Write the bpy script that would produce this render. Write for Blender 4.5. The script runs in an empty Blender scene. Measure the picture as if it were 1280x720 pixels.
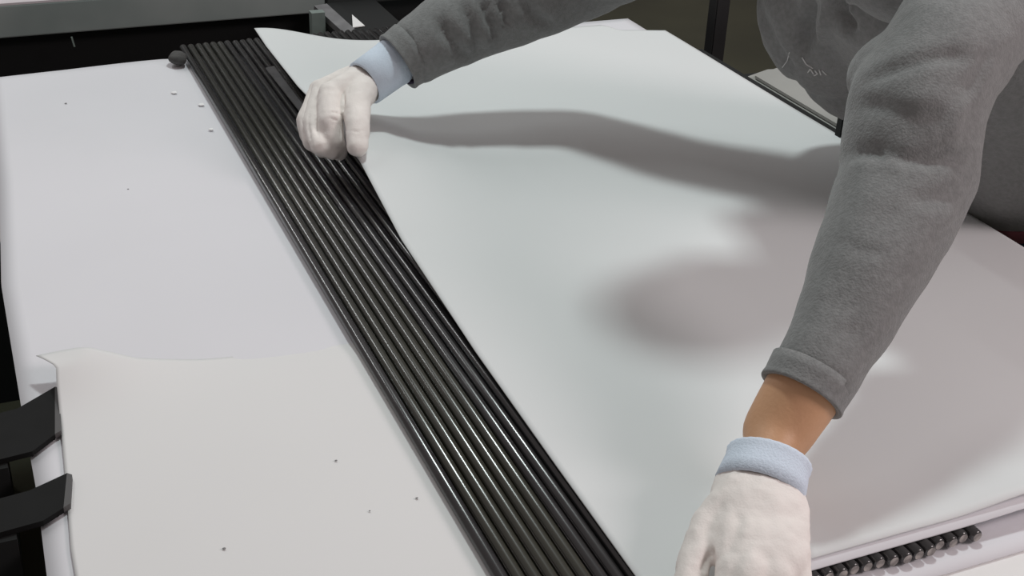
import bpy, bmesh, math, random
import numpy as np
from mathutils import Vector, Matrix, noise
from mathutils.bvhtree import BVHTree
random.seed(7)
S = bpy.context.scene
COL = S.collection
# ------------------------------------------------------------------ camera
# table top sheets lie at z = 0; rods run along +Y; X is to the right
F = 1580.0
CAMZ = 0.72
RX, RY, RZ = Vector((.920, -.157, .359)), Vector((-.390, -.456, .800)), Vector((.038, -.876, -.480))
# rows RX, RY, RZ: world axes seen from the lens (right, down, forward)
right = Vector((RX[0], RY[0], RZ[0])).normalized()
fwd = Vector((RX[2], RY[2], RZ[2])).normalized()
down = fwd.cross(right).normalized()
cd = bpy.data.cameras.new('camera')
cd.sensor_width = 36.0
cd.lens = 36.0 * F / 1280.0
cd.clip_start = 0.02
cam = bpy.data.objects.new('camera', cd)
COL.objects.link(cam)
cam.matrix_world = Matrix((
    (right.x, -down.x, -fwd.x, 0), (right.y, -down.y, -fwd.y, 0),
    (right.z, -down.z, -fwd.z, CAMZ), (0, 0, 0, 1)))
S.camera = cam
# ------------------------------------------------------------------ light
w = bpy.data.worlds.new('world')
S.world = w
w.use_nodes = True
w.node_tree.nodes['Background'].inputs[0].default_value = (1.0, .89, .87, 1)
w.node_tree.nodes['Background'].inputs[1].default_value = 0.26


def area(name, loc, target, size, power, color, sy=None):
    l = bpy.data.lights.new(name, 'AREA')
    l.energy = power
    l.color = color
    l.shape = 'RECTANGLE'
    l.size = size
    l.size_y = sy or size
    o = bpy.data.objects.new(name, l)
    COL.objects.link(o)
    o.location = loc
    o.rotation_euler = (Vector(target) - Vector(loc)).to_track_quat('-Z', 'Y').to_euler()
    return o


area('ceiling_lamp', (1.00, 1.85, 2.5), (.75, 1.2, 0), .26, 29, (.90, 1.0, .99))
area('side_lamp', (2.3, -.5, 1.7), (1.1, .8, 0), .8, 33, (1.0, .87, .88))
area('rod_highlight_strip', (-.5, 8.0, 2.7), (-.5, 8.0, 0), .06, 115, (.97, 1.0, 1.0), sy=10.5)  # strip light added for the highlights along the rods
S.view_settings.view_transform = 'Standard'
S.view_settings.look = 'None'
S.view_settings.gamma = 1
S.view_settings.use_curve_mapping = False
S.view_settings.exposure = -0.08


# ------------------------------------------------------------------ helpers
def P(px, py, z):
    """point at height z on the sight line through photo point (px, py)"""
    r = right * (px - 640) + down * (py - 360) + fwd * F
    return Vector((0, 0, CAMZ)) + r * ((z - CAMZ) / r.z)


def ray(px, py):
    return (right * (px - 640) + down * (py - 360) + fwd * F).normalized()


def mat(name, color, rough=.6, metal=0., noise_scale=0., amount=.1, bump=0., bump_scale=200., sheen=0., spec=.5, color2=None, detail=3.):
    m = bpy.data.materials.new(name)
    m.use_nodes = True
    nt = m.node_tree
    b = nt.nodes['Principled BSDF']
    b.inputs['Roughness'].default_value = rough
    b.inputs['Metallic'].default_value = metal
    b.inputs['Specular IOR Level'].default_value = spec
    if sheen:
        b.inputs['Sheen Weight'].default_value = sheen
        b.inputs['Sheen Roughness'].default_value = .4
    c = (*color, 1)
    tc = nt.nodes.new('ShaderNodeTexCoord')
    if noise_scale:
        n = nt.nodes.new('ShaderNodeTexNoise')
        n.inputs['Scale'].default_value = noise_scale
        n.inputs['Detail'].default_value = detail
        nt.links.new(tc.outputs['Object'], n.inputs['Vector'])
        r = nt.nodes.new('ShaderNodeValToRGB')
        r.color_ramp.elements[0].position = .3
        r.color_ramp.elements[1].position = .7
        c2 = color2 or tuple(v * (1 - amount) for v in color)
        r.color_ramp.elements[0].color = (*c2, 1)
        r.color_ramp.elements[1].color = c
        nt.links.new(n.outputs['Fac'], r.inputs['Fac'])
        nt.links.new(r.outputs['Color'], b.inputs['Base Color'])
    else:
        b.inputs['Base Color'].default_value = c
    if bump:
        n2 = nt.nodes.new('ShaderNodeTexNoise')
        n2.inputs['Scale'].default_value = bump_scale
        n2.inputs['Detail'].default_value = 4
        nt.links.new(tc.outputs['Object'], n2.inputs['Vector'])
        bp = nt.nodes.new('ShaderNodeBump')
        bp.inputs['Strength'].default_value = bump
        bp.inputs['Distance'].default_value = .003
        nt.links.new(n2.outputs['Fac'], bp.inputs['Height'])
        nt.links.new(bp.outputs['Normal'], b.inputs['Normal'])
    return m


M = dict(
    sheet_a=mat('sheet_cool_white', (.74, .735, .765), .6, noise_scale=3, amount=.035, bump=.05, bump_scale=8, spec=.15),
    sheet_b=mat('sheet_warm_white', (.762, .758, .752), .6, noise_scale=2.5, amount=.03, spec=.15),
    sheet_top=mat('sheet_top_white', (.74, .76, .76), .6, noise_scale=2, amount=.03, spec=.15),
    sheet_low=mat('sheet_lower_white', (.84, .83, .82), .5, noise_scale=3, amount=.02),
    rod=mat('black_rod_steel', (.026, .025, .026), .24, 0, noise_scale=25, amount=.4, spec=1.),
    rod_olive=mat('olive_reflection_steel', (.026, .025, .026), .24, 0, noise_scale=1.2, color2=(.035, .036, .022), spec=1.),  # olive tint of a reflection, put into the rod colour
    rod_end=mat('worn_rod_end', (.5, .46, .43), .6, .2, noise_scale=90, color2=(.09, .08, .08)),
    black=mat('black_steel', (.016, .016, .017), .55, noise_scale=12, amount=.4),
    deep=mat('black_paint_and_shade', (.006, .007, .007), .9),  # black paint, also the shade of the open gap under the rail
    clamp=mat('black_rubber', (.008, .008, .008), .7, noise_scale=30, amount=.3, spec=.15),
    clamp_side=mat('grey_rubber_edge', (.07, .067, .067), .6),  # clamp tip, a lighter grey than the arm
    rail=mat('grey_green_rail', (.33, .36, .35), .5, .1, noise_scale=5, amount=.45, color2=(.22, .26, .25)),
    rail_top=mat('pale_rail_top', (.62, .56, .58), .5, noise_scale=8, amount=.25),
    rail_shade=mat('shaded_rail_steel', (.022, .027, .025), .6, noise_scale=6, amount=.4),  # shade on the right stretch of rail, put into a darker colour
    post=mat('pale_green_bracket', (.22, .27, .25), .5, noise_scale=20, amount=.3),
    grey_steel=mat('grey_flat_steel', (.20, .20, .205), .5, .0, noise_scale=30, amount=.4),
    floor=mat('olive_floor', (.062, .062, .036), .8, noise_scale=2.5, amount=.3),
    wall=mat('dark_olive_wall', (.06, .06, .04), .8, noise_scale=1.5, amount=.2),
    machine=mat('dark_machine_green', (.012, .026, .022), .6, noise_scale=4, amount=.6),
    skin=mat('skin', (.60, .335, .185), .5, noise_scale=30, amount=.08, bump=.1, bump_scale=300),
    hair=mat('black_hair', (.01, .009, .008), .5, noise_scale=200, amount=.5),
    eye=mat('eye', (.7, .7, .7), .2),
    lips=mat('lips', (.45, .18, .14), .5),
    fleece=mat('grey_fleece', (.245, .250, .248), .95, noise_scale=170, amount=.2, bump=.4, bump_scale=420, sheen=.25, spec=.15),
    glove=mat('white_knit_glove', (.88, .83, .79), .9, noise_scale=24, amount=.08, bump=.15, bump_scale=500, spec=.15),
    glove_cuff=mat('pale_blue_rib', (.70, .79, .90), .9, noise_scale=40, amount=.06, bump=.3, bump_scale=500, spec=.15),
    purple=mat('purple_undershirt', (.05, .03, .075), .9, noise_scale=80, amount=.3),
    maroon=mat('maroon_undershirt', (.30, .10, .12), .9, noise_scale=80, amount=.3),
    denim=mat('navy_denim', (.045, .075, .12), .9, noise_scale=150, amount=.5),
    shoe=mat('black_shoe', (.02, .02, .02), .6),
    print=mat('white_print', (.62, .62, .62), .8),
    chip=mat('white_chip', (.95, .95, .95), .3),
    grit=mat('grey_grit', (.22, .22, .22), .8),
    rubber=mat('grey_rubber', (.085, .083, .08), .8, noise_scale=60, amount=.5, bump=.6, bump_scale=120),
    board=mat('grey_board', (.36, .36, .34), .7, noise_scale=6, amount=.15),
)


def link(name, me, m=None, parent=None, smooth=False):
    o = bpy.data.objects.new(name, me)
    COL.objects.link(o)
    if m is not None and not me.materials:
        for mm in (m if isinstance(m, (list, tuple)) else [m]):
            me.materials.append(mm)
    if parent:
        o.parent = parent
    if smooth:
        for p in me.polygons:
            p.use_smooth = True
    return o


def from_bm(name, bm, m, parent=None, smooth=False):
    me = bpy.data.meshes.new(name)
    bmesh.ops.recalc_face_normals(bm, faces=bm.faces)
    bm.to_mesh(me)
    bm.free()
    return link(name, me, m, parent, smooth)


def tag(o, label=None, cat=None, group=None, kind=None):
    if label: o['label'] = label
    if cat: o['category'] = cat
    if group: o['group'] = group
    if kind: o['kind'] = kind
    return o


def empty(name, loc):
    o = bpy.data.objects.new(name, None)
    o.empty_display_size = .05
    o.location = loc
    COL.objects.link(o)
    bpy.context.view_layer.update()
    return o


def reparent(o, p):
    """parent keeping the place in the world"""
    o.parent = p
    o.matrix_parent_inverse = Matrix.Translation(p.location).inverted() if p.type == 'EMPTY' else Matrix.Identity(4)
    return o


def box(bm, x0, x1, y0, y1, z0, z1, bev=0.):
    vs = [bm.verts.new(p) for p in ((x0, y0, z0), (x1, y0, z0), (x1, y1, z0), (x0, y1, z0), (x0, y0, z1), (x1, y0, z1), (x1, y1, z1), (x0, y1, z1))]
    fs = [bm.faces.new([vs[i] for i in f]) for f in ((0, 3, 2, 1), (4, 5, 6, 7), (0, 1, 5, 4), (1, 2, 6, 5), (2, 3, 7, 6), (3, 0, 4, 7))]
    if bev:
        es = {e for f in fs for e in f.edges}
        bmesh.ops.bevel(bm, geom=list(es), offset=bev, segments=2, affect='EDGES')


def prism(bm, pts, z0, z1):
    """solid from a list of (x, y); z0/z1 bottom and top"""
    lo = [bm.verts.new((p[0], p[1], z0)) for p in pts]
    hi = [bm.verts.new((p[0], p[1], z1)) for p in pts]
    n = len(pts)
    bm.faces.new(lo[::-1])
    bm.faces.new(hi)
    for i in range(n):
        bm.faces.new((lo[i], lo[(i + 1) % n], hi[(i + 1) % n], hi[i]))


def bar(bm, a, b, w, t, up=Vector((0, 0, 1))):
    a, b = Vector(a), Vector(b)
    d = (b - a).normalized()
    s = d.cross(up)
    if s.length < 1e-3: s = d.cross(Vector((0, 1, 0)))
    s.normalize()
    u = s.cross(d).normalized()
    q = [s * sx * w / 2 + u * sz * t / 2 for sx, sz in ((-1, -1), (1, -1), (1, 1), (-1, 1))]
    va = [bm.verts.new(a + k) for k in q]
    vb = [bm.verts.new(b + k) for k in q]
    bm.faces.new(va[::-1]); bm.faces.new(vb)
    for i in range(4):
        bm.faces.new((va[i], va[(i + 1) % 4], vb[(i + 1) % 4], vb[i]))


def capsule(bm, a, b, ra, rb, side=None, fa=1., fb=None, seg=16, hem=4, cap=1.):
    """tapered capsule; side = direction in which it keeps radius, the other axis is scaled by fa..fb"""
    a, b = Vector(a), Vector(b)
    fb = fa if fb is None else fb
    d = b - a
    if d.length < 1e-6: d = Vector((0, 0, 1e-4))
    d.normalize()
    s = Vector(side) if side is not None else (Vector((0, 0, 1)) if abs(d.z) < .9 else Vector((1, 0, 0)))
    s = (s - d * s.dot(d)).normalized()
    u = d.cross(s).normalized()
    rings = []
    for i in range(1, hem + 1):
        t = math.pi / 2 * (1 - i / (hem + .0))
        rings.append((a - d * ra * cap * math.sin(t) * min(1, fa + .3), ra * math.cos(t), fa))
    for i in range(0, hem):
        t = math.pi / 2 * i / hem
        rings.append((b + d * rb * cap * math.sin(t) * min(1, fb + .3), rb * math.cos(t), fb))
    vr = []
    for c, r, f in rings:
        vr.append([bm.verts.new(c + s * (r * math.cos(2 * math.pi * k / seg)) + u * (r * f * math.sin(2 * math.pi * k / seg))) for k in range(seg)])
    p0 = bm.verts.new(a - d * ra * cap * min(1, fa + .3))
    p1 = bm.verts.new(b + d * rb * cap * min(1, fb + .3))
    for i in range(len(vr) - 1):
        for k in range(seg):
            bm.faces.new((vr[i][k], vr[i][(k + 1) % seg], vr[i + 1][(k + 1) % seg], vr[i + 1][k]))
    for k in range(seg):
        bm.faces.new((p0, vr[0][(k + 1) % seg], vr[0][k]))
        bm.faces.new((p1, vr[-1][k], vr[-1][(k + 1) % seg]))


def ellipsoid(bm, c, r, rot=None):
    m4 = Matrix.Translation(Vector(c)) @ (rot.to_4x4() if rot else Matrix.Identity(4)) @ Matrix.Diagonal((*r, 1))
    bmesh.ops.create_uvsphere(bm, u_segments=24, v_segments=14, radius=1, matrix=m4)


def chain(bm, pts, rs, **kw):
    for i in range(len(pts) - 1):
        capsule(bm, pts[i], pts[i + 1], rs[i], rs[i + 1], **kw)


def fuse(name, bm, m, voxel, smooth_it, factor=.5):
    """voxel-remesh the overlapping shapes of bm into one smooth continuous skin"""
    me = bpy.data.meshes.new(name + '_src')
    bmesh.ops.recalc_face_normals(bm, faces=bm.faces)
    bm.to_mesh(me)
    bm.free()
    tmp = bpy.data.objects.new('tmp', me)
    COL.objects.link(tmp)
    r = tmp.modifiers.new('r', 'REMESH')
    r.mode = 'VOXEL'
    r.voxel_size = voxel
    s = tmp.modifiers.new('s', 'SMOOTH')
    s.iterations = smooth_it
    s.factor = factor
    dg = bpy.context.evaluated_depsgraph_get()
    out = bpy.data.meshes.new_from_object(tmp.evaluated_get(dg))
    out.name = name
    bpy.data.objects.remove(tmp)
    bpy.data.meshes.remove(me)
    out.materials.clear()
    out.materials.append(m)
    for p in out.polygons:
        p.use_smooth = True
    return out


def arr(me):
    n = len(me.vertices)
    co = np.empty(n * 3); me.vertices.foreach_get('co', co)
    no = np.empty(n * 3); me.vertices.foreach_get('normal', no)
    return co.reshape(-1, 3), no.reshape(-1, 3)


def put(me, co):
    me.vertices.foreach_set('co', co.ravel())
    me.update()


def resample(pts, step=.003):
    out = []
    for a, b in zip(pts[:-1], pts[1:]):
        n = max(1, int((b - a).length / step))
        out += [a.lerp(b, i / n) for i in range(n)]
    return np.array([tuple(p) for p in out + [pts[-1]]])


def fold(me, pix, width, depth):
    """press a fold (depth < 0) or raise a ridge (depth > 0) into the cloth along a line seen at photo points pix"""
    bm = bmesh.new(); bm.from_mesh(me)
    tree = BVHTree.FromBMesh(bm)
    bm.free()
    pts = []
    for px, py in pix:
        h = tree.ray_cast(Vector((0, 0, CAMZ)), ray(px, py))
        if h[0] is not None: pts.append(h[0])
    if len(pts) < 2: return
    # smooth the polyline
    line = resample(pts)
    co, no = arr(me)
    lo, hi = line.min(0) - 3 * width, line.max(0) + 3 * width
    idx = np.where(((co > lo) & (co < hi)).all(1))[0]
    if not len(idx): return
    d2 = ((co[idx][:, None, :] - line[None]) ** 2).sum(2)
    k = d2.argmin(1)
    t = k / max(1, len(line) - 1)
    fade = np.clip(np.minimum(t, 1 - t) * 5 + .15, 0, 1)
    g = np.exp(-d2.min(1) / width ** 2) * fade
    # a crease has a raised lip
    g2 = np.exp(-d2.min(1) / (2.2 * width) ** 2) * fade
    co[idx] += no[idx] * (depth * g - .35 * depth * g2)[:, None]
    put(me, co)


def ripple(me, amp, scale, seed=0., amp2=0., scale2=1.):
    co, no = arr(me)
    off = np.array([noise.noise(Vector(c) * scale + Vector((seed, 0, 0))) * amp + (noise.noise(Vector(c) * scale2 + Vector((0, seed, 3))) * amp2 if amp2 else 0) for c in co])
    put(me, co + no * off[:, None])


# ------------------------------------------------------------------ setting
bm = bmesh.new(); box(bm, -4, 7, -1.5, 14, -.90, -.85)
tag(from_bm('floor', bm, M['floor']), kind='structure')
bm = bmesh.new(); box(bm, -4, 7, 14, 14.1, -.85, 2.6)
tag(from_bm('wall_back', bm, M['wall']), kind='structure')


# ------------------------------------------------------------------ work table under the stack
t = empty('work_table', (.6, 1.2, -.85))
tag(t, 'black steel press table under the white sheets', 'table')
bm = bmesh.new(); box(bm, .005, 1.185, .05, 2.13, -.07, -.0062, .003)
reparent(from_bm('tabletop', bm, M['black']), t)
for x in (.05, 1.12):
    for y in (.1, 2.05):
        bm = bmesh.new(); box(bm, x - .03, x + .03, y - .03, y + .03, -.85, -.0705)
        reparent(from_bm('leg', bm, M['black']), t)
for y in (.08, 2.03):
    bm = bmesh.new(); box(bm, .0805, 1.0895, y, y + .04, -.62, -.58)
    reparent(from_bm('cross_rail', bm, M['black']), t)


# ------------------------------------------------------------------ sheets
def sheet(name, fn, nx, ny, m, th=.0012):
    """paper sheet: fn(u, v) gives its upper face"""
    vs, fs = [], []
    for j in range(ny + 1):
        for i in range(nx + 1):
            vs.append(fn(i / nx, j / ny))
    N = len(vs)
    vs += [(a, b, c - th) for a, b, c in vs]
    q = lambda i, j: j * (nx + 1) + i
    for j in range(ny):
        for i in range(nx):
            f = (q(i, j), q(i + 1, j), q(i + 1, j + 1), q(i, j + 1))
            fs.append(f); fs.append(tuple(k + N for k in f[::-1]))
    rim = [q(i, 0) for i in range(nx)] + [q(nx, j) for j in range(ny)] + [q(i, ny) for i in range(nx, 0, -1)] + [q(0, j) for j in range(ny, 0, -1)]
    for a, b in zip(rim, rim[1:] + rim[:1]):
        fs.append((a, a + N, b + N, b))
    me = bpy.data.meshes.new(name)
    me.from_pydata(vs, [], fs)
    me.validate()
    o = link(name, me, m)
    for i, p in enumerate(me.polygons):
        p.use_smooth = i < 2 * nx * ny
    return o


def interp(x, xs, ys):
    return float(np.interp(x, xs, ys))


def ss(t):
    t = max(0., min(1., t)); return t * t * (3 - 2 * t)


def low_fn(u, v):
    x = -.012 + u * 1.20
    y = .15 + v * 1.90
    return (x, y, -.0045)


def a_fn(u, v):
    y = .612 + v * (2.142 - .612)
    x0 = interp(y, [.6, 1.0, 1.12, 1.4, 1.7, 2.2], [-.020, -.014, -.016, -.018, -.002, .014])
    x = x0 + u * (1.188 - x0)
    if v == 1: y += .003 * math.sin(9 * x) - .012 * max(0, .25 - x) / .25 + .008
    z = -.002 + .0012 * math.sin(7 * x + 2) * math.sin(5 * y)
    if x < .3: z += .0016 * math.sin(11 * y + 6 * x) * (1 - x / .3)
    if x > .3: z = -.002
    z = max(z, -.0028)
    return (x, y, z)


def b_fn(u, v):
    y = .20 + v * (1.205 - .20)
    x0 = interp(y, [.2, .9, 1.0, 1.15, 1.21], [.002, .006, .012, .020, .026])
    x = x0 + u * (.331 - x0)
    top = interp(x, [.02, .05, .1, .16, .33], [0, -.004, -.03, -.042, -.055])
    y = y + top * v ** 6
    d = math.hypot((x - x0) / .13, (1.205 - y) / .11)
    L = .034 * math.exp(-d * d * 2.0)
    z = .0002 + L
    y -= .75 * L * v ** 3
    z -= .0024 * ss((x - .13) / .08) * math.exp(-((1.205 + top - y) / .02) ** 2)
    # the very corner turns over outwards
    dc = math.hypot(u * .3, (1 - v) * .9)
    if dc < .03:
        k = 1 - dc / .03
        x -= .020 * k; z -= .008 * k; y += .004 * k
    return (x, y, z)


tag(sheet('sheet', low_fn, 4, 8, M['sheet_low']), 'lowest white sheet whose bright near part shows below the rod ends at lower right', 'sheet', 'white sheets on the table')
tag(sheet('sheet', a_fn, 60, 90, M['sheet_a']), 'large cool white sheet on the left lying under the black rods', 'sheet', 'white sheets on the table')
tag(sheet('sheet', b_fn, 90, 140, M['sheet_b'], .0005), 'warm white sheet at lower left with a curled far corner', 'sheet', 'white sheets on the table')

X0 = .43


def lift(y):
    return interp(y, [.6, .85, 1.05, 1.3, 1.5, 1.6, 1.8, 2.0, 2.10], [0, .001, .004, .018, .050, .054, .040, .040, .046])


def top_fn(u, v):
    y = .652 + v * (2.083 - .652)
    x = X0 + interp(y, [.66, 1.3, 1.5, 2.1], [0, .004, .008, .006]) + u * .765
    if v > .9:
        far = interp(x, [.43, .62, .75, 1.1, 1.118, 1.2], [0, .01, .012, .004, -.036, -.062])
        y += far * ((v - .9) / .1)
    base = .0165 - .007 * ss((x - .8) / .3)
    w_ = interp(y, [.6, 1.3, 1.7, 2.1], [.07, .12, .15, .13])
    k = (x - X0) / w_
    z = base + lift(y) * math.exp(-k * k)
    z += .008 * math.exp(-((y - .652) / .05) ** 2) * ss((x - .72) / .12)
    z += .0012 * math.sin(6 * x + 1) * math.sin(7 * y) * ss((x - .5) / .2)
    return (x, y, z)


def under_fn(u, v):
    y = .642 + v * (2.0 - .642)
    x = .47 + u * .722
    z = .0140 - .007 * ss((x - .8) / .3)
    z += .0035 * math.exp(-((y - .642) / .03) ** 2) * (1 + math.sin(16 * x)) * .5 * ss((x - .7) / .1)
    return (x, y, z)


tag(sheet('sheet', under_fn, 60, 60, M['sheet_a'], .001), 'white sheet just under the held one, its edge showing above the rod ends', 'sheet', 'white sheets on the table')
tag(sheet('sheet', top_fn, 110, 140, M['sheet_top'], .0011), 'big white sheet held at its corners by both gloved hands', 'sheet', 'white sheets on the table')

# ------------------------------------------------------------------ the bed of rods
PITCH, RR = .01297, .0060
ORD = ['first', 'second', 'third', 'fourth', 'fifth', 'sixth', 'seventh', 'eighth', 'ninth', 'tenth', 'eleventh', 'twelfth', 'thirteenth', 'fourteenth', 'fifteenth', 'sixteenth', 'seventeenth']


def rod_mesh(olive):
    bm = bmesh.new()
    prof = [(0, RR - .0015), (.0015, RR), (1.5485, RR), (1.55, RR - .0015)]
    rings = [[bm.verts.new((r * math.cos(2 * math.pi * (k + .5) / 16), y, r * math.sin(2 * math.pi * (k + .5) / 16))) for k in range(16)] for y, r in prof]
    for a, b in zip(rings[:-1], rings[1:]):
        for k in range(16):
            f = bm.faces.new((a[k], b[k], b[(k + 1) % 16], a[(k + 1) % 16])); f.smooth = True
    f = bm.faces.new(rings[0]); f.material_index = 1
    f = bm.faces.new(rings[-1][::-1]); f.material_index = 1
    bmesh.ops.recalc_face_normals(bm, faces=bm.faces)
    me = bpy.data.meshes.new('rod'); bm.to_mesh(me); bm.free()
    me.materials.append(M['rod_olive'] if olive else M['rod']); me.materials.append(M['rod_end'])
    return me


rm, rmo = rod_mesh(False), rod_mesh(True)
NR = 33
for i in range(NR):
    o = bpy.data.objects.new('steel_rod', rmo if 1 <= i <= 5 else rm)
    COL.objects.link(o)
    o.location = (.3300 + i * PITCH, .634 + random.uniform(-.003, .003), .0002 + RR)
    o.rotation_euler = (0, random.uniform(0, 6.28), random.uniform(-.0004, .0004))
    if i < 9: lab = '%s black rod from the left edge of the rod bed, in the open gap' % ORD[i]
    elif i < 17: lab = '%s black rod from the left edge of the bed, mostly under the held sheet' % ORD[i]
    elif i < 32: lab = '%s black rod from the right end of the bed, mostly under the held sheet' % ORD[32 - i]
    else: lab = 'last black rod at the right end of the bed, its round tip showing'
    tag(o, lab, 'rod', 'black rods laid side by side')

# grey flat strip lying on the rods beside the lifted sheet
bm = bmesh.new(); prism(bm, [(.436, 2.012), (.452, 2.017), (.456, 1.74), (.440, 1.74)], .0127, .0152)
tag(from_bm('flat_strip', bm, M['grey_steel']), 'grey flat metal strip lying on the rods along the lifted sheet edge', 'strip')

# grey rubber knob at the far left of the rods
bm = bmesh.new()
bmesh.ops.create_icosphere(bm, subdivisions=3, radius=1, matrix=Matrix.Translation((.309, 2.112, .0115)) @ Matrix.Diagonal((.015, .020, .0115, 1)))
for v in bm.verts:
    v.co += (v.co - Vector((.309, 2.112, .0115))).normalized() * .0025 * noise.noise(v.co * 90)
tag(from_bm('rubber_knob', bm, M['rubber'], smooth=True), 'small grey rubber knob on the left sheet at the far end of the rods', 'knob')

# white flecks on the left sheet
for (px, py, s, lab) in ((218, 116, .0045, 'tiny white paper fleck nearest the rubber knob'), (252, 131, .0045, 'tiny white paper fleck touching the left rod below the knob'), (264, 162, .0035, 'tiny white paper fleck by the left rod, lowest of the three')):
    bm = bmesh.new(); c = P(px, py, 0)
    prism(bm, [(c.x + s * math.cos(a) * (1.3 if k % 2 else .8), c.y + s * math.sin(a) * 1.2) for k, a in enumerate([j * 1.047 for j in range(6)])], -.0004, .0012)
    tag(from_bm('paper_fleck', bm, M['chip']), lab, 'fleck', 'paper flecks')
bm = bmesh.new()
for (px, py, s) in ((420, 575, .0011), (521, 622, .0011), (462, 638, .0008), (280, 685, .0013), (82, 128, .0016), (160, 235, .001)):
    c = P(px, py, .002 if py > 460 else 0)
    bmesh.ops.create_icosphere(bm, subdivisions=1, radius=s, matrix=Matrix.Translation((c.x, c.y, .0015 if py > 460 else -.0015)) @ Matrix.Diagonal((1.4, 1, .5, 1)))
tag(from_bm('dust_grit', bm, M['grit']), 'scattered grey dust grit on the left white sheets', 'grit', kind='stuff')


# ------------------------------------------------------------------ black clamps at the left edge
def clamp(y0, y1, ytip0, ytip1, xt, lab):
    t = empty('table_clamp', (-.10, (y0 + y1) / 2, -.04))
    tag(t, lab, 'clamp', 'black clamps at the left edge')
    bm = bmesh.new()
    prism(bm, [(-.20, y0 - .02), (-.012, y0), (xt - .012, ytip0), (xt - .004, ytip1), (-.020, y1), (-.20, y1 - .02)], .0005, .006)
    reparent(from_bm('arm', bm, M['clamp']), t)
    bm = bmesh.new()
    prism(bm, [(xt - .012, ytip0), (xt - .006, ytip0 + .004), (xt + .0, ytip1 - .004), (xt - .004, ytip1)], .0005, .0062)
    reparent(from_bm('tip', bm, M['clamp_side']), t)
    bm = bmesh.new(); box(bm, -.20, -.035, y0 - .01, y1 - .03, -.06, .0)
    reparent(from_bm('clamp_body', bm, M['deep']), t)
    return t


clamp(1.045, 1.122, 1.066, 1.150, .022, 'black clamp on the left sheet edge just below the curled corner')
clamp(.938, .985, .950, 1.000, .018, 'black clamp on the left sheet edge, nearer the camera')

# dark machine side left of the table
t = empty('side_machine', (-.6, 1.5, -.85))
tag(t, 'dark green machine body in the shade left of the sheets', 'machine')
bm = bmesh.new(); box(bm, -.95, -.07, -.2, 2.2, -.85, -.30, .01)
reparent(from_bm('machine_body', bm, M['machine']), t)
bm = bmesh.new(); box(bm, -.36, -.22, -.2, 2.2, -.30, -.24, .008)
reparent(from_bm('rail', bm, M['deep']), t)
for k in range(5):
    bm = bmesh.new()
    bmesh.ops.create_cone(bm, cap_ends=True, segments=6, radius1=.012, radius2=.012, depth=.01, matrix=Matrix.Translation((-.29, .6 + k * .25, -.235)))
    reparent(from_bm('bolt', bm, M['black']), t)

# ------------------------------------------------------------------ machine behind
t = empty('press_machine', (.4, 2.6, -.85))
tag(t, 'grey green machine rail with pale top behind the table at upper left', 'machine')
bm = bmesh.new(); box(bm, -.5, .66, 2.45, 2.47, -.034, .026, .002)
reparent(from_bm('front_rail', bm, M['rail']), t)
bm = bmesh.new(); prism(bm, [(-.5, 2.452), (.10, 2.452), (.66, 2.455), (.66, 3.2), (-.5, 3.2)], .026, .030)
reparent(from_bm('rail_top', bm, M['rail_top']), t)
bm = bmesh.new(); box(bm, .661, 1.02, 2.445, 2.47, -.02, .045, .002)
o = reparent(from_bm('front_rail', bm, M['rail_shade']), t)
o['label'] = 'stretch of rail darkened in colour for shade'
bm = bmesh.new(); box(bm, -.5, 1.02, 2.50, 3.2, -.85, -.035)  # dark block added so the open gap under the rail stays black
reparent(from_bm('gap_shade_block', bm, M['deep']), t)
bm = bmesh.new(); box(bm, .592, .618, 2.30, 2.32, -.10, .012)
reparent(from_bm('bracket', bm, M['post']), t)
bm = bmesh.new(); bar(bm, (.625, 2.36, .004), (.655, 2.235, -.022), .028, .012)
o = reparent(from_bm('brace', bm, M['grey_steel']), t)
bm = bmesh.new(); bar(bm, (.165, 2.43, -.036), (.168, 2.43, -.055), .003, .003)
o = reparent(from_bm('pin', bm, M['post']), t)
# white paper offcut behind the far rod ends
bm = bmesh.new()
c = [P(440, 18, -.01), P(441, 34, -.01), P(456, 32, -.01)]
prism(bm, [(p.x, p.y) for p in c], -.0115, -.0100)
tag(from_bm('paper_offcut', bm, M['sheet_low']), 'small white triangular paper offcut behind the far rod ends', 'offcut')
bm = bmesh.new(); box(bm, .655, .76, 2.225, 2.44, -.06, -.0125)
tag(from_bm('black_ledge', bm, M['deep']), 'black ledge behind the far ends of the rods', 'ledge')

# ------------------------------------------------------------------ black post, rail and second pile at right
bm = bmesh.new(); box(bm, 1.315, 1.345, 2.03, 2.06, -.85, .75, .002)
tag(from_bm('steel_post', bm, M['black']), 'black upright steel post behind the right edge of the held sheet', 'post')

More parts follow.
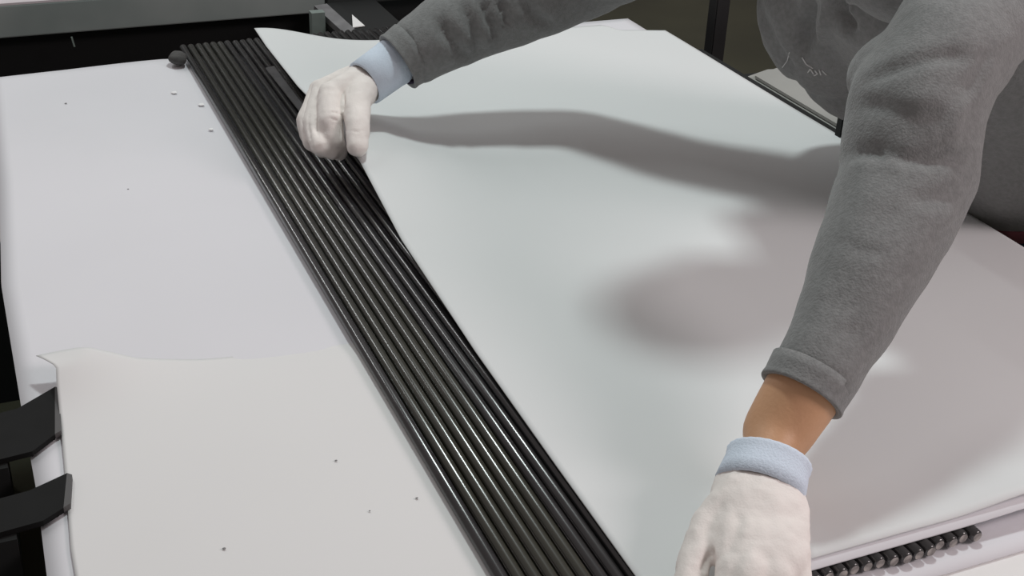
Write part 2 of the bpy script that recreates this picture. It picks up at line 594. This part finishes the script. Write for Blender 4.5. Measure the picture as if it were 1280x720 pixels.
t = empty('side_shelf', (1.4, 1.65, -.85))
tag(t, 'low side table with black edge rail carrying the second pile', 'table')
bm = bmesh.new(); box(bm, 1.204, 1.222, 1.46, 1.92, -.03, .004)
reparent(from_bm('edge_rail', bm, M['deep']), t)
bm = bmesh.new(); box(bm, 1.2225, 1.62, 1.46, 1.86, -.06, -.030)
reparent(from_bm('shelf_top', bm, M['deep']), t)
for x in (1.26, 1.58):
    for y in (1.49, 1.83):
        bm = bmesh.new(); box(bm, x - .015, x + .015, y - .015, y + .015, -.85, -.0605)
        reparent(from_bm('leg', bm, M['black']), t)
bm = bmesh.new(); bar(bm, (1.203, 1.470, -.03), (1.203, 1.470, .040), .012, .012)
reparent(from_bm('peg', bm, M['deep']), t)
for k, (x0, dy, m_, lab) in enumerate(((1.227, 0, 'board', 'grey board at the bottom of the pile beside the sweatshirt'), (1.240, -.006, 'board', 'grey board in the middle of the pile beside the sweatshirt'), (1.262, -.016, 'sheet_low', 'pale top board of the pile beside the sweatshirt'))):
    bm = bmesh.new()
    prism(bm, [(x0, 1.475), (1.58, 1.475), (1.58, 1.80), (x0 + .075, 1.845 + dy), (x0, 1.815 + dy)], -.0295 + k * .007, -.0245 + k * .007)
    tag(from_bm('board', bm, M['board']), lab, 'board', 'boards piled beside the table')


# ------------------------------------------------------------------ the worker
HIP = Vector((1.37, 1.25, .0))
man = empty('person', (1.42, 1.25, -.85))
tag(man, 'worker in a grey sweatshirt and white gloves bending over the sheets', 'person')

# near (left) arm
nW = P(972, 540, .084)
nC = P(1002, 492, .112)
nM = P(1064, 385, .165)
nE2 = P(1105, 300, .205)
nE = P(1132, 222, .245)
nU = P(1146, 130, .305)
nU2 = P(1176, 82, .335)
nS = Vector((1.06, 1.06, .40))
# far (right) arm
fW = P(472, 91, .127)
fC = P(508, 69, .146)
fM = P(553, 42, .172)
fM2 = P(630, 5, .202)
fE = P(735, -38, .250)
fU = Vector((.93, 1.50, .36))
fS = Vector((1.02, 1.43, .43))
HEAD = Vector((.80, 1.235, .545))


def glove_bm(g, W, scale=1., shrink=0.):
    """g: dict finger -> list of joints with radii"""
    bm = bmesh.new()
    for key, (pts, rs) in g.items():
        rs = [r * scale - shrink for r in rs]
        for i in range(len(pts) - 1):
            capsule(bm, pts[i], pts[i + 1], rs[i], rs[i + 1], seg=14)
    return bm


# ---- far hand: pinches the sheet's left edge, thumb on top, fingers under it
fK = dict(index=P(413, 118, .118), middle=P(404, 113, .110), ring=P(400, 113, .098), little=P(400, 114, .088))
far_hand = dict(
    palm1=([fW, fK['index']], [.027, .016]),
    palm2=([fW, fK['middle']], [.026, .017]),
    palm3=([fW + Vector((0, .01, -.012)), fK['ring']], [.024, .016]),
    palm4=([fW + Vector((0, .015, -.02)), fK['little']], [.022, .015]),
    web=([P(452, 108, .118), P(427, 133, .102)], [.024, .015]),
    index=([fK['index'], P(412, 150, .098), P(417, 176, .074), P(424, 190, .054)], [.0175, .0165, .0145, .0125]),
    middle=([fK['middle'], P(391, 152, .088), P(399, 182, .070), P(415, 190, .060)], [.0165, .0145, .0125, .011]),
    ring=([fK['ring'], P(384, 150, .074), P(389, 178, .055), P(404, 188, .045)], [.016, .0135, .012, .0105]),
    little=([fK['little'], P(381, 150, .062), P(384, 170, .044), P(398, 180, .036)], [.0145, .0125, .011, .010]),
    thumb=([P(457, 100, .122), P(446, 130, .112), P(447, 158, .098), P(447, 183, .080)], [.024, .0190, .0165, .0145]),
)
# ---- near hand: holds the sheet's near edge, thumb on top
nK = dict(index=P(917, 716, .052), middle=P(938, 722, .056), ring=P(968, 722, .054), little=P(993, 712, .048))
near_hand = dict(
    palm1=([P(944, 605, .066), nK['index']], [.023, .0145]),
    palm2=([P(950, 605, .067), nK['middle']], [.024, .0150]),
    palm3=([P(957, 605, .067), nK['ring']], [.024, .0150]),
    palm4=([P(966, 608, .066), nK['little']], [.022, .0140]),
    heel=([P(935, 612, .064), P(922, 650, .058)], [.027, .024]),
    index=([nK['index'], P(908, 770, .034), P(908, 795, .020), P(905, 780, .012)], [.0145, .0125, .0115, .010]),
    middle=([nK['middle'], P(935, 785, .036), P(938, 812, .020), P(942, 792, .012)], [.015, .0130, .0118, .0102]),
    ring=([nK['ring'], P(972, 783, .034), P(975, 808, .020), P(975, 788, .011)], [.0145, .0125, .0112, .0100]),
    little=([nK['little'], P(1005, 762, .032), P(1010, 785, .020), P(1008, 772, .011)], [.0135, .0115, .0105, .0095]),
    thumb=([P(925, 625, .064), P(887, 658, .054), P(867, 702, .044), P(858, 745, .034)], [.024, .0165, .0138, .0125]),
)

# ---- body: one continuous skin
bm = bmesh.new()
chain(bm, [HIP + Vector((.03, 0, .0)), Vector((1.22, 1.25, .19)), Vector((1.06, 1.25, .36))], [.095, .10, .12], side=(0, 1, 0), fa=.72)
chain(bm, [Vector((1.05, 1.25, .38)), nS.lerp(fS, .5) + Vector((-.02, 0, .02)), Vector((.88, 1.24, .50))], [.10, .075, .052])
capsule(bm, nS, fS, .050, .050)
chain(bm, [nS, nU2, nU, nE, nE2, nM, nC, nW], [.050, .046, .043, .038, .040, .038, .0345, .0315])
chain(bm, [fS, fU, fE, fM2, fM, fC, fW], [.050, .046, .038, .040, .034, .028, .024])
for hand in (far_hand, near_hand):
    for key, (pts, rs) in hand.items():
        for i in range(len(pts) - 1):
            capsule(bm, pts[i], pts[i + 1], max(rs[i] - .0065, .0055), max(rs[i + 1] - .0065, .0055), seg=10)
capsule(bm, nW, P(960, 572, .078), .0315, .022)
for s in (-1, 1):
    hip = HIP + Vector((.05, s * .09, -.03))
    chain(bm, [hip, Vector((1.40, 1.25 + s * .10, -.42)), Vector((1.46, 1.25 + s * .11, -.80))], [.068, .055, .038])
    capsule(bm, Vector((1.45, 1.25 + s * .11, -.815)), Vector((1.30, 1.25 + s * .13, -.83)), .03, .022)
# head, looking down at the sheet
hd = Vector((-.62, -.05, -.78)).normalized()       # where the face points
hu = Vector((-.78, 0, .62)).normalized()           # crown
hs = hd.cross(hu).normalized()
rot = Matrix((hs, hd, hu)).transposed()
H = lambda a, b, c: HEAD + hs * a + hd * b + hu * c
ellipsoid(bm, HEAD + hu * .02, (.075, .095, .095), rot)
ellipsoid(bm, H(0, .03, -.045), (.058, .065, .07), rot)
ellipsoid(bm, H(0, .085, -.095), (.022, .018, .018), rot)
capsule(bm, H(0, .088, .02), H(0, .112, -.030), .010, .014)
capsule(bm, H(-.03, .083, .032), H(.03, .083, .032), .011, .011)
for s in (-1, 1):
    ellipsoid(bm, H(s * .078, -.005, -.01), (.008, .018, .032), rot)
    capsule(bm, H(s * .012, .098, -.033), H(s * .014, .094, -.034), .009, .009)
capsule(bm, H(-.018, .086, -.062), H(.018, .086, -.062), .009, .009)
capsule(bm, Vector((.88, 1.24, .50)), H(0, -.02, -.05), .052, .05)
me = fuse('body', bm, M['skin'], .0052, 4)
body = reparent(link('body', me), man)
# hair
bm = bmesh.new()
ellipsoid(bm, H(0, -.012, .038), (.083, .098, .092), rot)
ellipsoid(bm, H(0, -.045, -.02), (.076, .065, .07), rot)
me = fuse('hair', bm, M['hair'], .005, 3)
co, no = arr(me)
put(me, co + no * np.array([.004 * noise.noise(Vector(c) * 70) for c in co])[:, None])
reparent(link('hair', me), man)
for s in (-1, 1):
    bm = bmesh.new(); ellipsoid(bm, H(s * .032, .079, .010), (.012, .010, .008), rot)
    reparent(from_bm('eye', bm, M['eye'], smooth=True), man)
bm = bmesh.new(); capsule(bm, H(-.016, .093, -.062), H(.016, .093, -.062), .005, .005)
reparent(from_bm('mouth', bm, M['lips'], smooth=True), man)


# ---- gloves
def ribbed_cuff(name, a, b, ra, rb, m, flat=1., side=None, lip=.003, waves=0, wave=.0, inner=.0035, n=56, slant=0.):
    """open cloth tube from a to b with rolled lip at a"""
    a, b = Vector(a), Vector(b)
    d = (b - a); L = d.length; d.normalize()
    s = Vector(side) if side is not None else Vector((0, 0, 1))
    s = (s - d * s.dot(d)).normalized(); u = d.cross(s)
    prof = [(.3, ra - inner - .002), (.04, ra - inner), (0.0, ra - inner * .5), (.0, ra + .0002), (.03, ra + lip * .6), (.10, ra + lip * .7), (.20, ra + lip * .2), (.28, ra), (.6, (ra + rb) / 2), (1., rb), (1.02, rb - inner)]
    bm = bmesh.new(); rings = []
    for t_, r in prof:
        ring = []
        for k in range(n):
            an = 2 * math.pi * k / n
            rr = r + wave * math.cos(an * waves)
            ring.append(bm.verts.new(a + d * (t_ * L) + s * (rr * math.cos(an)) + u * (rr * flat * math.sin(an))))
        rings.append(ring)
    for x, y in zip(rings[:-1], rings[1:]):
        for k in range(n):
            bm.faces.new((x[k], x[(k + 1) % n], y[(k + 1) % n], y[k]))
    o = from_bm(name, bm, m, smooth=True)
    return o


def make_glove(hand, lab, cuff_a, cuff_b, ra, rb, side, flat, wrist_caps, folds):
    bm = glove_bm(hand, None)
    for a_, b_, r1, r2, sd, fl in wrist_caps:
        capsule(bm, a_, b_, r1, r2, side=sd, fa=fl, seg=20)
    me = fuse('glove', bm, M['glove'], .0024, 5)
    ripple(me, .0010, 70, 2.0, .0005, 160)
    for pix, wd, dp in folds:
        fold(me, pix, wd, dp)
    g = reparent(link('glove', me), man)
    g['label'] = lab
    c = ribbed_cuff('glove_cuff', cuff_a, cuff_b, ra, rb, M['glove_cuff'], flat, side, lip=.0015, waves=28, wave=.0003)
    c.parent = g
    c['label'] = 'pale blue ribbed cuff'
    return g


fdir = (P(455, 105, .115) - fW).normalized()
make_glove(far_hand, 'white glove on the far hand', P(495, 76, .140), P(456, 104, .121), .0335, .0325, (0.2, .3, 1), .95,
           [(P(468, 95, .124), P(450, 108, .115), .0315, .030, (0, .3, 1), .95)],
           [([(428, 115), (431, 130), (428, 150), (427, 172)], .003, -.005),
            ([(412, 140), (420, 141), (428, 146)], .0018, -.003),
            ([(410, 147), (420, 150), (427, 152)], .0018, -.003),
            ([(436, 163), (446, 165), (456, 163)], .0015, -.002),
            ([(397, 140), (395, 160), (400, 185)], .0025, -.004),
            ([(387, 140), (386, 160), (390, 180)], .0022, -.003)])
make_glove(near_hand, 'white glove on the near hand', P(962, 572, .080), P(949, 612, .068), .0360, .0385, tuple(P(1012, 583, .08) - P(913, 547, .08)), .74,
           [(P(948, 610, .067), P(946, 640, .062), .0385, .041, tuple(P(1012, 583, .08) - P(913, 547, .08)), .66),
            (P(948, 630, .064), P(950, 690, .056), .042, .040, (right.x, right.y, right.z), .55)],
           [([(893, 684), (884, 700), (878, 716)], .004, -.0045),
            ([(925, 640), (918, 670), (905, 700)], .006, -.0025)])

# ---- sweatshirt
bm = bmesh.new()
sd = Vector((0, 1, 0))
chain(bm, [Vector((1.327, 1.235, .068)), Vector((1.21, 1.235, .21)), Vector((1.08, 1.225, .37))], [.195, .208, .225], side=sd, fa=.70, seg=32, cap=.25)
capsule(bm, Vector((1.07, 1.24, .37)), Vector((1.0, 1.24, .44)), .205, .16, side=sd, fa=.70, seg=32)
ellipsoid(bm, (1.085, 1.34, .26), (.135, .115, .125))           # cloth hanging below the chest
ellipsoid(bm, (.960, 1.09, .385), (.095, .09, .065))
ellipsoid(bm, (1.15, 1.35, .17), (.11, .12, .09))
capsule(bm, nS + Vector((.02, .02, 0)), fS + Vector((.02, -.02, 0)), .082, .082)
chain(bm, [nS, nU2, nU, nE], [.076, .063, .066, .064], seg=24)
capsule(bm, P(1117, 97, .315), P(1132, 104, .315), .045, .048, seg=24)
chain(bm, [nE, nE2, nM], [.064, .0565, .0475], seg=24)
capsule(bm, nM, P(1012, 475, .123), .0475, .0398, seg=24, cap=.3)
capsule(bm, P(1150, 215, .25), P(1150, 150, .30), .050, .050)
chain(bm, [fS, fU, fE], [.085, .078, .070], seg=24)
chain(bm, [fE, fM2, fM], [.070, .066, .055], seg=24, cap=.3)
capsule(bm, fM, P(512, 68, .150), .055, .0445, seg=24, cap=.3)
# hood gathered behind the neck
capsule(bm, Vector((.92, 1.15, .50)), Vector((.97, 1.25, .535)), .04, .05)
capsule(bm, Vector((.97, 1.25, .535)), Vector((.92, 1.35, .50)), .05, .04)
me = fuse('sweatshirt', bm, M['fleece'], .0062, 6)
ripple(me, .005, 10, 5., .0020, 34)
for pix, wd, dp in (
        # near elbow and upper sleeve
        ([(1040, 204), (1065, 193), (1095, 190), (1104, 196)], .010, -.013),
        ([(1100, 190), (1130, 198), (1160, 201), (1190, 197), (1215, 193)], .008, -.010),
        ([(1075, 132), (1110, 135), (1145, 145), (1185, 146)], .011, -.009),
        ([(1075, 108), (1105, 92), (1140, 80), (1180, 70), (1215, 72)], .010, -.010),
        ([(1235, 60), (1225, 90), (1205, 115)], .010, -.008),
        ([(1210, 120), (1195, 150), (1185, 190)], .010, .006),
        ([(1130, 250), (1170, 250), (1200, 240)], .010, -.006),
        ([(1045, 300), (1080, 315), (1110, 318)], .009, -.004),
        ([(1010, 400), (1045, 412), (1080, 420)], .008, -.003),
        # far sleeve
        ([(548, 20), (556, 40), (575, 62), (590, 75)], .010, -.011),
        ([(580, 5), (590, 30), (596, 55), (600, 70)], .009, -.010),
        ([(602, 0), (612, 25), (622, 50)], .009, -.010),
        ([(622, 0), (632, 20), (634, 35)], .007, -.009),
        ([(655, 0), (668, 20), (690, 32)], .009, -.008),
        ([(505, 40), (512, 60), (530, 85)], .008, -.005),
        # side
        ([(1225, 245), (1250, 225), (1280, 205)], .012, -.004)):
    q = 2.5 if pix[0][0] < 700 else 1.
    fold(me, pix, wd * .85 * min(q, 1.15), dp * .6 * q)
for pix, wd, dp in (
        ([(1014, -5), (1011, 20), (1006, 45), (1004, 72)], .012, -.022),
        ([(1030, -5), (1030, 25), (1026, 60)], .008, .010),
        ([(1048, -5), (1054, 15), (1068, 40)], .010, -.018),
        ([(1062, -5), (1066, 12), (1078, 30)], .006, .008),
        ([(930, -5), (938, 30), (960, 75)], .012, .008),
        ([(950, -5), (960, 35), (985, 80), (1015, 120)], .014, -.010)):
    fold(me, pix, wd, dp)
shirt = reparent(link('sweatshirt', me), man)
shirt['label'] = 'baggy grey fleece sweatshirt'
bmt = bmesh.new(); bmt.from_mesh(me); shirt_tree = BVHTree.FromBMesh(bmt); bmt.free()


def sleeve_cuff(a, b, ra, rb, side, flat=1.):
    o = ribbed_cuff('sleeve_cuff', a, b, ra, rb, M['fleece'], flat, side, lip=.001, inner=.006, n=40)
    o.parent = shirt
    return o


sleeve_cuff(P(1001, 494, .112), P(1017, 466, .127), .0388, .0402, (0, 0, 1))
sleeve_cuff(P(497, 78, .140), P(516, 65, .152), .0430, .0455, (0, 0, 1))
o = ribbed_cuff('undershirt_cuff', P(499, 75, .142), P(520, 62, .152), .0385, .039, M['purple'], 1, (0, 0, 1), n=32)
reparent(o, man)
o['label'] = 'dark purple undershirt cuff'


# small white mark printed on the chest
def strokes(name, lines, r, m, parent, label=None):
    bm = bmesh.new()
    for pix in lines:
        pts = []
        for px, py in pix:
            h = shirt_tree.ray_cast(Vector((0, 0, CAMZ)), ray(px, py))
            if h[0] is not None: pts.append(h[0] + h[1] * .0006)
        for a, b in zip(pts[:-1], pts[1:]):
            capsule(bm, a, b, r, r, seg=6, hem=2)
    if not bm.verts: bm.free(); return
    o = from_bm(name, bm, m, parent=parent)
    if label: o['label'] = label


strokes('chest_print', [[(1003, 72), (1008, 80), (1016, 85)], [(1010, 90), (1013, 86), (1017, 92)], [(1019, 88), (1022, 92), (1018, 94)], [(1024, 87), (1026, 93)], [(1028, 88), (1033, 93)]], .0009, M['print'], shirt, 'small white mark')
strokes('chest_print', [[(987, 65), (984, 76), (978, 84)]], .0006, M['print'], shirt, 'thin white scratch line')

# undershirt hem, jeans, shoes
ax = (Vector((1.20, 1.26, .20)) - Vector((1.335, 1.25, .035))).normalized()
bm = bmesh.new()
capsule(bm, Vector((1.327, 1.235, .062)), Vector((1.341, 1.235, .044)), .192, .192, side=sd, fa=.70, seg=32, cap=.06)
me = fuse('undershirt_hem', bm, M['maroon'], .007, 2)
reparent(link('undershirt_hem', me), man)
bm = bmesh.new()
capsule(bm, Vector((1.340, 1.235, .044)), Vector((1.395, 1.24, -.06)), .189, .180, side=sd, fa=.70, seg=32, cap=.1)
for s in (-1, 1):
    chain(bm, [Vector((1.41, 1.25 + s * .085, -.05)), Vector((1.40, 1.25 + s * .10, -.42)), Vector((1.46, 1.25 + s * .11, -.79))], [.118, .082, .066], seg=20)
me = fuse('jeans', bm, M['denim'], .008, 5)
ripple(me, .006, 14, 1.)
reparent(link('jeans', me), man)
for s in (-1, 1):
    bm = bmesh.new()
    capsule(bm, Vector((1.47, 1.25 + s * .11, -.815)), Vector((1.29, 1.25 + s * .135, -.822)), .042, .038, side=(0, 1, 0), fa=.85)
    me = fuse('shoe', bm, M['shoe'], .006, 2)
    co, no = arr(me); co[:, 2] = np.maximum(co[:, 2], -.849); put(me, co)
    reparent(link('shoe', me), man)
